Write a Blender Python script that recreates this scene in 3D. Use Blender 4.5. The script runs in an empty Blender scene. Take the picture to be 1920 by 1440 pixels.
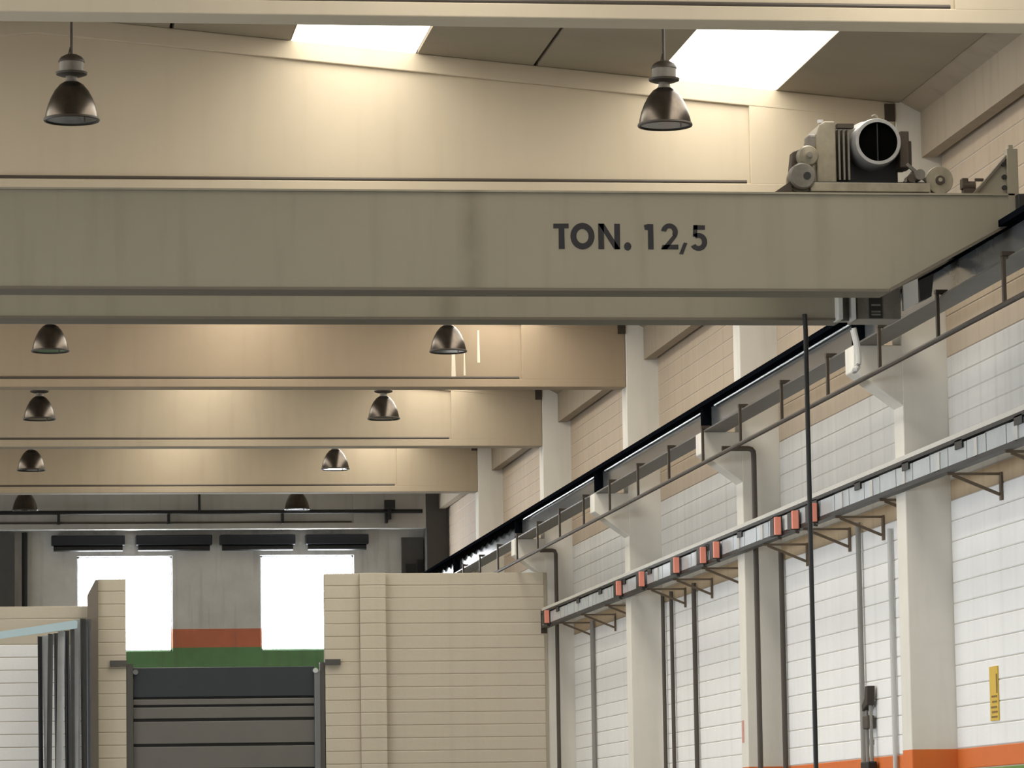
import bpy, bmesh, math, random
from mathutils import Vector, Matrix

random.seed(7)
scene = bpy.context.scene
COL = scene.collection
PI = math.pi

# ------------------------------------------------------------------ camera, world, light, exposure
def make_camera():
    f, yaw, pitch, roll = 7500.0, 0.13532947, 0.11375443, -0.01534067
    cy, sy, cp, sp, cr, sr = math.cos(yaw), math.sin(yaw), math.cos(pitch), math.sin(pitch), math.cos(roll), math.sin(roll)
    B = Matrix(((1, 0, 0), (0, 0, -1), (0, 1, 0)))
    Ry = Matrix(((cy, 0, -sy), (0, 1, 0), (sy, 0, cy)))
    Rx = Matrix(((1, 0, 0), (0, cp, sp), (0, -sp, cp)))
    Rz = Matrix(((cr, -sr, 0), (sr, cr, 0), (0, 0, 1)))
    M = Rz @ Rx @ Ry @ B
    right, up, back = M[0], -M[1], -M[2]
    cam = bpy.data.cameras.new('camera')
    cam.sensor_width = 36.0
    cam.sensor_fit = 'HORIZONTAL'
    cam.lens = f / 1920 * 36.0
    cam.clip_end = 500
    o = bpy.data.objects.new('camera', cam)
    COL.objects.link(o)
    o.matrix_world = Matrix(((right[0], up[0], back[0], 0.0), (right[1], up[1], back[1], 0.0),
                             (right[2], up[2], back[2], 1.6), (0, 0, 0, 1)))
    scene.camera = o
make_camera()

world = bpy.data.worlds.new('world')
scene.world = world
world.use_nodes = True
world.node_tree.nodes['Background'].inputs[0].default_value = (0.80, 0.90, 1.0, 1)
world.node_tree.nodes['Background'].inputs[1].default_value = 1.0

SKYLIGHT = (1.0, 0.94, 0.82)
SKYLIGHT_POWER = 6.0
SIDE_WINDOW = (0.90, 0.95, 1.0)
SIDE_WINDOW_POWER = 5.0
FAR_WINDOW_POWER = 26.0

vs = scene.view_settings
vs.view_transform = 'Standard'
vs.look = 'None'
vs.gamma = 1.0
vs.use_curve_mapping = False
vs.exposure = 0.0

# ------------------------------------------------------------------ materials
MATS = {}
def lin(c):
    return tuple(((v / 12.92) if v <= 0.04045 else ((v + 0.055) / 1.055) ** 2.4) for v in c)

def mat(name, rgb, rough=0.6, metal=0.0, var=0.10, scale=1.5, bump=0.0, bscale=40.0, streak=0.0, dirt=None, bands=None, spec=0.5):
    """rgb in sRGB 0..1. bands: list of (z, rgb) painted bands in object space, lowest first."""
    m = bpy.data.materials.new(name)
    m.use_nodes = True
    nt = m.node_tree
    N, L = nt.nodes, nt.links
    bs = N['Principled BSDF']
    bs.inputs['Roughness'].default_value = rough
    bs.inputs['Metallic'].default_value = metal
    bs.inputs['Specular IOR Level'].default_value = spec
    tc = N.new('ShaderNodeTexCoord')
    base = lin(rgb)
    if bands:
        sep = N.new('ShaderNodeSeparateXYZ'); L.new(tc.outputs['Object'], sep.inputs[0])
        prev = None
        for z, c in bands:
            lt = N.new('ShaderNodeMath'); lt.operation = 'GREATER_THAN'; lt.inputs[1].default_value = z
            L.new(sep.outputs['Z'], lt.inputs[0])
            mx = N.new('ShaderNodeMix'); mx.data_type = 'RGBA'
            L.new(lt.outputs[0], mx.inputs['Factor'])
            if prev is None:
                mx.inputs['A'].default_value = (*lin(bands[0][1]), 1)
            else:
                L.new(prev, mx.inputs['A'])
            mx.inputs['B'].default_value = (*lin(c), 1)
            prev = mx.outputs['Result']
        colour = prev
    else:
        rgbn = N.new('ShaderNodeRGB'); rgbn.outputs[0].default_value = (*base, 1)
        colour = rgbn.outputs[0]
    if var > 0:
        nz = N.new('ShaderNodeTexNoise'); nz.inputs['Scale'].default_value = scale; nz.inputs['Detail'].default_value = 6
        nz.inputs['Roughness'].default_value = 0.62
        L.new(tc.outputs['Object'], nz.inputs['Vector'])
        mr = N.new('ShaderNodeMapRange')
        mr.inputs['From Min'].default_value = 0.25; mr.inputs['From Max'].default_value = 0.75
        mr.inputs['To Min'].default_value = 1 - var; mr.inputs['To Max'].default_value = 1 + var * 0.5
        L.new(nz.outputs['Fac'], mr.inputs['Value'])
        vm = N.new('ShaderNodeVectorMath'); vm.operation = 'SCALE'
        L.new(colour, vm.inputs[0]); L.new(mr.outputs[0], vm.inputs['Scale'])
        colour = vm.outputs[0]
    if streak > 0:
        mp = N.new('ShaderNodeMapping'); mp.inputs['Scale'].default_value = (3.0, 3.0, 0.25)
        L.new(tc.outputs['Object'], mp.inputs['Vector'])
        nz = N.new('ShaderNodeTexNoise'); nz.inputs['Scale'].default_value = 1.6; nz.inputs['Detail'].default_value = 5
        L.new(mp.outputs[0], nz.inputs['Vector'])
        mr = N.new('ShaderNodeMapRange')
        mr.inputs['From Min'].default_value = 0.52; mr.inputs['From Max'].default_value = 0.78
        mr.inputs['To Min'].default_value = 0.0; mr.inputs['To Max'].default_value = streak
        L.new(nz.outputs['Fac'], mr.inputs['Value'])
        mx = N.new('ShaderNodeMix'); mx.data_type = 'RGBA'
        L.new(mr.outputs[0], mx.inputs['Factor']); L.new(colour, mx.inputs['A'])
        mx.inputs['B'].default_value = (*lin(dirt or (0.30, 0.26, 0.21)), 1)
        colour = mx.outputs['Result']
    L.new(colour, bs.inputs['Base Color'])
    if bump > 0:
        nz = N.new('ShaderNodeTexNoise'); nz.inputs['Scale'].default_value = bscale; nz.inputs['Detail'].default_value = 4
        L.new(tc.outputs['Object'], nz.inputs['Vector'])
        bp = N.new('ShaderNodeBump'); bp.inputs['Strength'].default_value = bump; bp.inputs['Distance'].default_value = 0.01
        L.new(nz.outputs['Fac'], bp.inputs['Height']); L.new(bp.outputs[0], bs.inputs['Normal'])
    MATS[name] = m
    return m

def emit_mat(name, rgb, power):
    m = bpy.data.materials.new(name)
    m.use_nodes = True
    nt = m.node_tree
    for n in list(nt.nodes):
        if n.type != 'OUTPUT_MATERIAL':
            nt.nodes.remove(n)
    e = nt.nodes.new('ShaderNodeEmission')
    e.inputs[0].default_value = (*rgb, 1)
    e.inputs[1].default_value = power
    nt.links.new(e.outputs[0], nt.nodes['Material Output'].inputs[0])
    MATS[name] = m
    return m

def add_stain(name, x0, w, strength, dark):
    nt = MATS[name].node_tree; N, L = nt.nodes, nt.links
    bs = N['Principled BSDF']
    src = bs.inputs['Base Color'].links[0].from_socket
    tc = N.new('ShaderNodeTexCoord'); sep = N.new('ShaderNodeSeparateXYZ'); L.new(tc.outputs['Object'], sep.inputs[0])
    nz = N.new('ShaderNodeTexNoise'); nz.inputs['Scale'].default_value = 4.0; nz.inputs['Detail'].default_value = 6
    L.new(tc.outputs['Object'], nz.inputs['Vector'])
    d = N.new('ShaderNodeMath'); d.operation = 'SUBTRACT'; L.new(sep.outputs['X'], d.inputs[0]); d.inputs[1].default_value = x0
    ab = N.new('ShaderNodeMath'); ab.operation = 'ABSOLUTE'; L.new(d.outputs[0], ab.inputs[0])
    mr = N.new('ShaderNodeMapRange'); mr.inputs['From Min'].default_value = w; mr.inputs['From Max'].default_value = 0.0
    mr.inputs['To Min'].default_value = 0.0; mr.inputs['To Max'].default_value = strength * 1.6
    L.new(ab.outputs[0], mr.inputs['Value'])
    mu = N.new('ShaderNodeMath'); mu.operation = 'MULTIPLY'; mu.use_clamp = True
    L.new(mr.outputs[0], mu.inputs[0]); L.new(nz.outputs['Fac'], mu.inputs[1])
    mx = N.new('ShaderNodeMix'); mx.data_type = 'RGBA'
    L.new(mu.outputs[0], mx.inputs['Factor']); L.new(src, mx.inputs['A']); mx.inputs['B'].default_value = (*lin(dark), 1)
    L.new(mx.outputs['Result'], bs.inputs['Base Color'])

emit_mat('skylight_pane', SKYLIGHT, SKYLIGHT_POWER)
emit_mat('side_window_pane', SIDE_WINDOW, SIDE_WINDOW_POWER)
emit_mat('far_window_pane', (0.93, 0.96, 1.0), FAR_WINDOW_POWER)

ORANGE = (0.86, 0.45, 0.20)
GREEN = (0.42, 0.56, 0.28)
mat('floor_concrete', (0.42, 0.41, 0.40), 0.55, var=0.2, scale=0.4, bump=0.1)
mat('tan_beam_concrete', (0.625, 0.555, 0.465), 0.8, var=0.10, scale=0.5, bump=0.12, bscale=14, streak=0.15, dirt=(0.50, 0.40, 0.31))
mat('dim_beam_concrete', (0.665, 0.61, 0.525), 0.8, var=0.10, scale=0.5, bump=0.12, bscale=14, streak=0.15, dirt=(0.50, 0.42, 0.34))  # darker beam concrete in place of dimmer light in the far bays
mat('beam_concrete', (0.765, 0.715, 0.63), 0.8, var=0.07, scale=0.5, bump=0.12, bscale=14, streak=0.10, dirt=(0.55, 0.45, 0.36))
mat('far_beam_concrete', (0.74, 0.73, 0.71), 0.85, var=0.12, scale=0.6, streak=0.2)
mat('roof_panel', (0.58, 0.54, 0.47), 0.85, var=0.12, scale=0.8, bump=0.1, bscale=10)
mat('roof_deck', (0.10, 0.09, 0.08), 0.9, var=0.1)
mat('column_concrete', (0.88, 0.865, 0.83), 0.8, var=0.08, scale=0.9, bump=0.12, bscale=12, streak=0.12,
    bands=[(0.0, GREEN), (2.29, ORANGE), (2.51, (0.88, 0.865, 0.83))])
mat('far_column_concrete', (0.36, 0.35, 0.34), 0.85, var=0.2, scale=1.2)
mat('edge_beam_concrete', (0.61, 0.56, 0.49), 0.85, var=0.12, scale=0.8, streak=0.2)
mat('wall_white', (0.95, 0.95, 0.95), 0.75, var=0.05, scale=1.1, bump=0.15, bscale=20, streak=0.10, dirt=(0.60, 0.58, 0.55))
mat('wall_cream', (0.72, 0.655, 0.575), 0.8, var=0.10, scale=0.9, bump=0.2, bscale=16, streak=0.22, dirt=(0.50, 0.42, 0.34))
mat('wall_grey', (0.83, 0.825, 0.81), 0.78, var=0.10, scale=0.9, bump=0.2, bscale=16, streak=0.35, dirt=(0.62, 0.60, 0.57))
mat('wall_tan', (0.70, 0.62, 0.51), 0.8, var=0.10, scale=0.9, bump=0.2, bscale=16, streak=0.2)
mat('wall_orange', ORANGE, 0.6, var=0.06)
mat('wall_green', GREEN, 0.6, var=0.06)
mat('mortar', (0.76, 0.74, 0.70), 0.9, var=0.15)
mat('partition_block', (0.78, 0.745, 0.675), 0.8, var=0.06, scale=0.8, bump=0.15, bscale=18, streak=0.06)
mat('partition_mortar', (0.70, 0.66, 0.59), 0.9, var=0.1)
mat('far_wall', (0.92, 0.91, 0.89), 0.9, var=0.16, scale=1.1, bump=0.2, streak=0.35, dirt=(0.42, 0.41, 0.39),
    bands=[(0.0, (0.46, 0.63, 0.43)), (5.95, (0.88, 0.53, 0.40)), (6.36, (0.92, 0.91, 0.89))])
mat('left_wall', (0.55, 0.54, 0.52), 0.8, var=0.05)
mat('crane_paint', (0.555, 0.53, 0.465), 0.5, var=0.07, scale=0.9, streak=0.30, dirt=(0.40, 0.37, 0.31))
add_stain('crane_paint', 3.95, 0.16, 0.55, (0.38, 0.35, 0.28))
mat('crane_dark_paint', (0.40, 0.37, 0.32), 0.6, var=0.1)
mat('lettering', (0.10, 0.09, 0.11), 0.6, var=0.0)
mat('trolley_beige', (0.56, 0.53, 0.46), 0.45, var=0.3, scale=7, streak=0.6, dirt=(0.2, 0.17, 0.14))
mat('trolley_grey', (0.45, 0.43, 0.40), 0.45, var=0.3, scale=8, streak=0.5, dirt=(0.15, 0.13, 0.11))
mat('aluminium', (0.62, 0.62, 0.62), 0.4, metal=0.3, var=0.15, scale=10)
mat('bracket_brown', (0.42, 0.36, 0.29), 0.6, var=0.15)
mat('post_grey', (0.47, 0.44, 0.40), 0.6, var=0.12)
mat('lime_streak', (0.90, 0.86, 0.78), 0.85, var=0.15, scale=5)
mat('pitch_black', (0.03, 0.03, 0.03), 0.9, var=0.0, spec=0.0)
mat('black_steel', (0.09, 0.09, 0.09), 0.5, var=0.2, scale=5)
mat('dark_brown_steel', (0.25, 0.21, 0.17), 0.6, var=0.2, scale=4)
mat('runway_grey', (0.40, 0.41, 0.42), 0.15, metal=0.0, var=0.15, scale=2, spec=0.8)
mat('runway_black', (0.05, 0.06, 0.08), 0.9, spec=0.0, var=0.15, scale=3)
mat('runway_flange', (0.37, 0.36, 0.34), 0.45, var=0.2, scale=3)
mat('light_pipe', (0.82, 0.84, 0.85), 0.25, metal=0.4, var=0.05)
mat('conduit_dark', (0.30, 0.27, 0.24), 0.55, var=0.15)
mat('conduit_grey', (0.55, 0.54, 0.52), 0.5, var=0.1)
mat('conduit_light', (0.76, 0.76, 0.75), 0.5, var=0.08)
mat('zinc', (0.76, 0.79, 0.81), 0.38, metal=0.35, var=0.14, scale=3)
mat('tray_rail', (0.80, 0.79, 0.76), 0.5, var=0.08)
mat('red_plastic', (0.95, 0.60, 0.52), 0.5, var=0.06)
mat('lamp_metal', (0.33, 0.30, 0.27), 0.26, metal=0.8, var=0.5, scale=6, streak=0.75, dirt=(0.12, 0.10, 0.08))
mat('lamp_dark', (0.20, 0.17, 0.14), 0.55, var=0.2)
mat('lamp_glass', (0.33, 0.33, 0.32), 0.12, metal=0.0, var=0.05, spec=0.7)
mat('sign_yellow', (0.86, 0.72, 0.28), 0.6, var=0.05)
mat('sign_dark', (0.52, 0.42, 0.22), 0.6, var=0.0)
mat('pvc_curtain', (0.36, 0.37, 0.38), 0.3, var=0.25, scale=3, spec=0.6)
mat('pvc_curtain_shaded', (0.18, 0.19, 0.20), 0.3, var=0.3, scale=3, spec=0.6)
mat('pvc_curtain_lit', (0.66, 0.67, 0.68), 0.3, var=0.2, scale=3, spec=0.6)
mat('curtain_rail', (0.72, 0.82, 0.86), 0.4, var=0.05)
mat('gate_grey', (0.41, 0.405, 0.39), 0.4, var=0.08)
mat('gate_navy', (0.17, 0.20, 0.225), 0.4, var=0.08)
mat('gate_post', (0.45, 0.46, 0.47), 0.4, metal=0.2, var=0.1)
mat('gate_frame_dark', (0.30, 0.29, 0.28), 0.5, var=0.1)
mat('blind_box', (0.11, 0.12, 0.15), 0.5, var=0.15)
mat('label_pink', (0.83, 0.62, 0.57), 0.6, var=0.05)
mat('glass_frame', (0.75, 0.77, 0.80), 0.5, var=0.0)

# ------------------------------------------------------------------ mesh helpers
class MB:
    """collects geometry in world coordinates, builds one mesh object"""
    def __init__(s):
        s.v, s.f, s.sm = [], [], []
    def add(s, verts, faces, smooth=False):
        o = len(s.v)
        s.v += [tuple(p) for p in verts]
        s.f += [tuple(i + o for i in f) for f in faces]
        s.sm += [smooth] * len(faces)
        return s
    def box(s, x0, x1, y0, y1, z0, z1):
        v = [(x0, y0, z0), (x1, y0, z0), (x1, y1, z0), (x0, y1, z0), (x0, y0, z1), (x1, y0, z1), (x1, y1, z1), (x0, y1, z1)]
        return s.add(v, [(0, 3, 2, 1), (4, 5, 6, 7), (0, 1, 5, 4), (1, 2, 6, 5), (2, 3, 7, 6), (3, 0, 4, 7)])
    def prism(s, poly, axis, a, b):
        """poly: list of 2d points. axis 'y': points are (x,z); 'x': (y,z); 'z': (x,y)"""
        def P(p, t):
            return {'y': (p[0], t, p[1]), 'x': (t, p[0], p[1]), 'z': (p[0], p[1], t)}[axis]
        n = len(poly)
        v = [P(p, a) for p in poly] + [P(p, b) for p in poly]
        f = [tuple(range(n)), tuple(range(2 * n - 1, n - 1, -1))]
        f += [(i, i + n, (i + 1) % n + n, (i + 1) % n) for i in range(n)]
        return s.add(v, f)
    def lathe(s, prof, c, axis='z', n=28, smooth=True):
        """prof: list of (r, h) along axis from centre c"""
        v, f = [], []
        for r, h in prof:
            for i in range(n):
                a = 2 * PI * i / n
                p, q = r * math.cos(a), r * math.sin(a)
                if axis == 'z': v.append((c[0] + p, c[1] + q, c[2] + h))
                elif axis == 'y': v.append((c[0] + p, c[1] + h, c[2] + q))
                else: v.append((c[0] + h, c[1] + p, c[2] + q))
        for j in range(len(prof) - 1):
            for i in range(n):
                k = (i + 1) % n
                f.append((j * n + i, j * n + k, (j + 1) * n + k, (j + 1) * n + i))
        return s.add(v, f, smooth)
    def cyl(s, c, axis, r, h0, h1, n=24):
        return s.lathe([(0.0005, h0), (r, h0), (r, h1), (0.0005, h1)], c, axis, n, False)
    def tube(s, pts, r, n=10, smooth=True):
        pts = [Vector(p) for p in pts]
        rings = []
        up = Vector((0, 0, 1))
        for i, p in enumerate(pts):
            d = (pts[min(i + 1, len(pts) - 1)] - pts[max(i - 1, 0)]).normalized()
            ref = up if abs(d.z) < 0.95 else Vector((1, 0, 0))
            a = d.cross(ref).normalized(); b = d.cross(a).normalized()
            rings.append([p + a * (r * math.cos(2 * PI * j / n)) + b * (r * math.sin(2 * PI * j / n)) for j in range(n)])
        v = [q for rg in rings for q in rg]
        f = []
        for i in range(len(rings) - 1):
            for j in range(n):
                k = (j + 1) % n
                f.append((i * n + j, i * n + k, (i + 1) * n + k, (i + 1) * n + j))
        o = len(rings) - 1
        f.append(tuple(range(n - 1, -1, -1)))
        f.append(tuple(o * n + j for j in range(n)))
        return s.add(v, f, smooth)
    def bar(s, p0, p1, w, h):
        p0, p1 = Vector(p0), Vector(p1)
        d = (p1 - p0).normalized()
        ref = Vector((0, 0, 1)) if abs(d.z) < 0.95 else Vector((1, 0, 0))
        a = d.cross(ref).normalized() * (w / 2); b = d.cross(a).normalized() * (h / 2)
        v = [p0 - a - b, p0 + a - b, p0 + a + b, p0 - a + b, p1 - a - b, p1 + a - b, p1 + a + b, p1 - a + b]
        return s.add(v, [(0, 3, 2, 1), (4, 5, 6, 7), (0, 1, 5, 4), (1, 2, 6, 5), (2, 3, 7, 6), (3, 0, 4, 7)])
    def mesh(s, name, material, origin=(0, 0, 0)):
        me = bpy.data.meshes.new(name)
        ox, oy, oz = origin
        me.from_pydata([(x - ox, y - oy, z - oz) for x, y, z in s.v], [], s.f)
        me.polygons.foreach_set('use_smooth', s.sm)
        bm = bmesh.new(); bm.from_mesh(me)
        bmesh.ops.recalc_face_normals(bm, faces=bm.faces)
        for e in bm.edges:
            if len(e.link_faces) == 2 and e.calc_face_angle(0) > 0.6: e.smooth = False
        bm.to_mesh(me); bm.free()
        me.materials.append(MATS[material])
        me.update()
        return me
    def base(s):
        xs, ys, zs = zip(*s.v)
        return ((min(xs) + max(xs)) / 2, (min(ys) + max(ys)) / 2, min(zs))

BASE = {}
def part(name, mb, material, parent, bevel=0.0, label=None):
    """a part or sub-part; shares the base point of its thing"""
    b = BASE[parent.name]
    o = bpy.data.objects.new(name, mb.mesh(name, material, b))
    COL.objects.link(o)
    o.parent = parent
    BASE[o.name] = b
    if label: o['label'] = label
    if bevel: add_bevel(o, bevel)
    return o
def add_bevel(o, w, seg=2):
    md = o.modifiers.new('bevel', 'BEVEL'); md.width = w; md.segments = seg; md.limit_method = 'ANGLE'; md.angle_limit = 0.7
def tag(o, label, cat, group=None):
    o['label'] = label; o['category'] = cat
    if group: o['group'] = group
    return o
def thing(name, label, cat, loc, group=None):
    o = bpy.data.objects.new(name, None)
    o.empty_display_size = 0.2
    COL.objects.link(o); o.location = loc; BASE[o.name] = tuple(loc)
    return tag(o, label, cat, group)
def solo(name, mb, material, label, cat, group=None, bevel=0.0, origin=None):
    b = origin or mb.base()
    o = bpy.data.objects.new(name, mb.mesh(name, material, b))
    COL.objects.link(o); o.location = b; BASE[o.name] = tuple(b)
    if bevel: add_bevel(o, bevel)
    return tag(o, label, cat, group)
def struct(name, mb, material, origin=(0, 0, 0)):
    o = bpy.data.objects.new(name, mb.mesh(name, material, origin))
    COL.objects.link(o); o.location = origin; BASE[o.name] = tuple(origin)
    o['kind'] = 'structure'
    return o

# ------------------------------------------------------------------ layout (metres; camera at x=0, y=0)
S = 9.15
Y0 = 42.1
def YK(k): return Y0 + S * k
XC, XW = 10.0, 10.5          # column inner face, right wall face
APEX, ZAP, SL = 0.7, 10.41, 0.0925
def roofz(x): return ZAP - SL * abs(x - APEX)
YFAR = 88.5
YBACK = YK(-5)
XL = -9.1

# ------------------------------------------------------------------ setting
struct('floor', MB().box(XL - 0.3, 10.9, YBACK - 0.3, YFAR + 0.4, -0.2, 0.0), 'floor_concrete')
struct('wall_left', MB().box(XL - 0.25, XL, YBACK, YFAR, 0, 1.4).box(XL - 0.25, XL, YBACK, YFAR, 5.2, 9.7).box(XL - 0.25, XL, YK(2), YK(4), 1.4, 5.2).box(XL - 0.25, XL, YBACK, YK(-4), 1.4, 5.2), 'left_wall')
struct('wall_back', MB().box(XL, XW, YBACK - 0.25, YBACK, 0, 10.4), 'left_wall')
for i in range(14):                                     # glazing band of the left wall
    y0, y1 = YBACK + S * i, YBACK + S * (i + 1)
    if i < 1 or YK(2) - 1 < y0 < YK(4) - 1 or y1 > YFAR + 1: continue
    fr = MB()
    for yy in (y0, y0 + S / 3, y0 + 2 * S / 3): fr.box(XL - 0.2, XL, yy - 0.12, yy + 0.12, 1.4, 5.2)
    w = struct('window_%d' % (i + 20), fr, 'glass_frame')
    part('pane', MB().box(XL - 0.16, XL - 0.14, y0, min(y1, YFAR), 1.4, 5.2), 'side_window_pane', w)

# right wall: backing with raised block courses
wr = struct('wall_right', MB().box(XW + 0.008, XW + 0.28, YBACK, YFAR + 0.3, 0, 9.8), 'mortar')
CH = 0.2225
def course_mesh(length, m, nm='course'):
    b = MB()
    t, h, l = 0.035, CH - 0.009, length
    b.prism([(0.0, 0.0), (0.0, h), (-t + 0.006, h), (-t, h - 0.008), (-t, 0.008), (-t + 0.006, 0.0)], 'y', 0, l)
    return b.mesh(nm, m)
LEN = S - 0.52
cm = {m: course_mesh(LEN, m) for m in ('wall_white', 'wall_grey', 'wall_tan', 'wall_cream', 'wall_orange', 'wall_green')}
for k in range(-1, 5):
    for n in range(-2, 33):
        z = 2.51 + CH * n
        if z > 9.4: break
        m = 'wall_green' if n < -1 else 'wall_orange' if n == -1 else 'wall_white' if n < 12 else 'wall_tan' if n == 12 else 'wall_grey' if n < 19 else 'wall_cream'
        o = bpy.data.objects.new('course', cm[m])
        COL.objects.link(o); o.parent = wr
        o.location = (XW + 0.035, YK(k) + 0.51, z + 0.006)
# lower wall paint below the courses is out of view: plain dado
struct('trim_1', MB().box(XW - 0.0, XW + 0.006, YBACK, YFAR, 0, 2.51 - 2 * CH), 'wall_green')
struct('trim_2', MB().box(XW - 0.0, XW + 0.006, YBACK, YK(-1) + 0.5, 2.51 - 2 * CH, 9.4), 'wall_white')

# ceiling: dark deck, precast roof panels with open joints, skylights
JR = [APEX + 0.1, 2.12, 3.41, 4.74, 6.04, 7.36, 8.68, 10.05]
def strip(xa, xb, ya, yb, gap=0.022, th=0.12, dz=0.0):
    a, b = xa + gap, xb - gap
    za, zb = roofz(a) + dz, roofz(b) + dz
    return MB().prism([(a, za), (b, zb), (b, zb + th), (a, za + th)], 'y', ya, yb)
deck = MB()
for sgn in (1, -1):
    xe = JR[-1] if sgn > 0 else 2 * APEX - JR[-1]
    strips = [(JR[i], JR[i + 1]) for i in range(7)]
    prevx = APEX
    for i in range(7):
        a, b = JR[i], JR[i + 1]
        if sgn < 0: a, b = 2 * APEX - b, 2 * APEX - a
        if i in (2, 5): continue
        d = strip(a, b, YBACK, YFAR + 0.2, gap=-0.03, th=0.1, dz=0.16)
        deck.add(d.v, d.f)
    # skylight rows are closed over the last bay
    for i in (2, 5):
        a, b = JR[i], JR[i + 1]
        if sgn < 0: a, b = 2 * APEX - b, 2 * APEX - a
        for ya_, yb_ in ((YBACK, YK(-2)), (YK(4), YFAR + 0.2)):
            d = strip(a, b, ya_, yb_, gap=0.03, th=0.1, dz=0.16)
            deck.add(d.v, d.f)
deck.prism([(APEX - 0.15, ZAP + 0.1), (APEX + 0.15, ZAP + 0.1), (APEX + 0.15, ZAP + 0.22), (APEX - 0.15, ZAP + 0.22)], 'y', YBACK, YFAR + 0.2)
ceil = struct('ceiling', deck, 'roof_deck')
wn = 1
for k in range(-5, 5):
    ya, yb = YK(k) + 0.02, YK(k + 1) - 0.0
    for i in range(7):
        for sgn in (1, -1):
            a, b = JR[i], JR[i + 1]
            if sgn < 0: a, b = 2 * APEX - b, 2 * APEX - a
            if i in (2, 5) and -3 < k < 4:
                cb = MB()
                for xx in (a, b):
                    zc = roofz(xx)
                    s2 = 0.02 if xx == a else -0.02
                    cb.prism([(xx, zc + 0.03), (xx + s2, zc + 0.03), (xx + s2, zc + 0.24), (xx, zc + 0.24)], 'y', ya, yb)
                w = struct('window_%d' % (wn + 50), cb, 'roof_panel'); wn += 1
                p_ = strip(a, b, ya + 0.05, yb - 0.02, gap=0.0, th=0.02, dz=0.004)
                part('pane', p_, 'skylight_pane', w)
            else:
                gap = 0.024 if i in (0, 1, 3, 4) else 0.008
                if k == -1:
                    part('roof_panel', strip(a, b, ya, yb, gap), 'roof_panel', ceil)
                else:
                    part('roof_panel', strip(a, b, ya, yb, 0.01), 'roof_panel', ceil)
part('ridge_strip', MB().prism([(APEX - 0.1, ZAP - 0.01), (APEX + 0.1, ZAP - 0.01), (APEX + 0.1, ZAP + 0.1), (APEX - 0.1, ZAP + 0.1)], 'y', YBACK, YFAR), 'roof_panel', ceil)

# far end wall with two window openings
fw = MB()
WZ0, WZ1 = 5.87, 7.98
FX = [(2.32, 4.41), (6.36, 8.44)]
y0, y1 = YFAR, YFAR + 0.3
fw.box(XL, XW, y0, y1, 0, WZ0).box(XL, XW, y0, y1, WZ1, 10.6)
fw.box(XL, FX[0][0], y0, y1, WZ0, WZ1).box(FX[0][1], FX[1][0], y0, y1, WZ0, WZ1).box(FX[1][1], XW, y0, y1, WZ0, WZ1)
struct('wall_far', fw, 'far_wall')
for i, (a, b) in enumerate(FX):
    f_ = MB()
    for xx in (a, b - 0.04): f_.box(xx, xx + 0.04, y0 + 0.10, y0 + 0.16, WZ0, WZ1)
    for zz in (WZ0, WZ1 - 0.04): f_.box(a, b, y0 + 0.10, y0 + 0.16, zz, zz + 0.04)
    w = struct('window_%d' % (i + 1), f_, 'glass_frame')
    part('pane', MB().box(a, b, y0 + 0.2, y0 + 0.22, WZ0, WZ1), 'far_window_pane', w)

# ------------------------------------------------------------------ columns with corbels
COL_LABEL = {
    0: 'pale concrete column nearest the camera, its corbel under the crane end',
    1: 'second concrete column along the right wall, with a bent dark conduit on its face',
    2: 'third concrete column along the right wall, a conduit pair in its right corner',
    3: 'concrete column where the cream block partition meets the right wall',
    4: 'far concrete column rising just above the cream block partition',
    5: 'dark grey concrete column in the far right corner'}
for k in range(0, 6):
    y = YK(k)
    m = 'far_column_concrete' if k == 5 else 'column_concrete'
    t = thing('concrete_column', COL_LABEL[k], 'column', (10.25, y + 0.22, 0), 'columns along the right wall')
    part('shaft', MB().box(XC, XW + 0.02, y, y + 0.44, 0, 9.70), m, t, 0.012)
    part('corbel', MB().prism([(XC + 0.01, 6.88), (9.47, 6.88), (9.47, 6.60), (XC + 0.01, 6.21)], 'y', y + 0.003, y + 0.437), m, t, 0.012)

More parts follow.
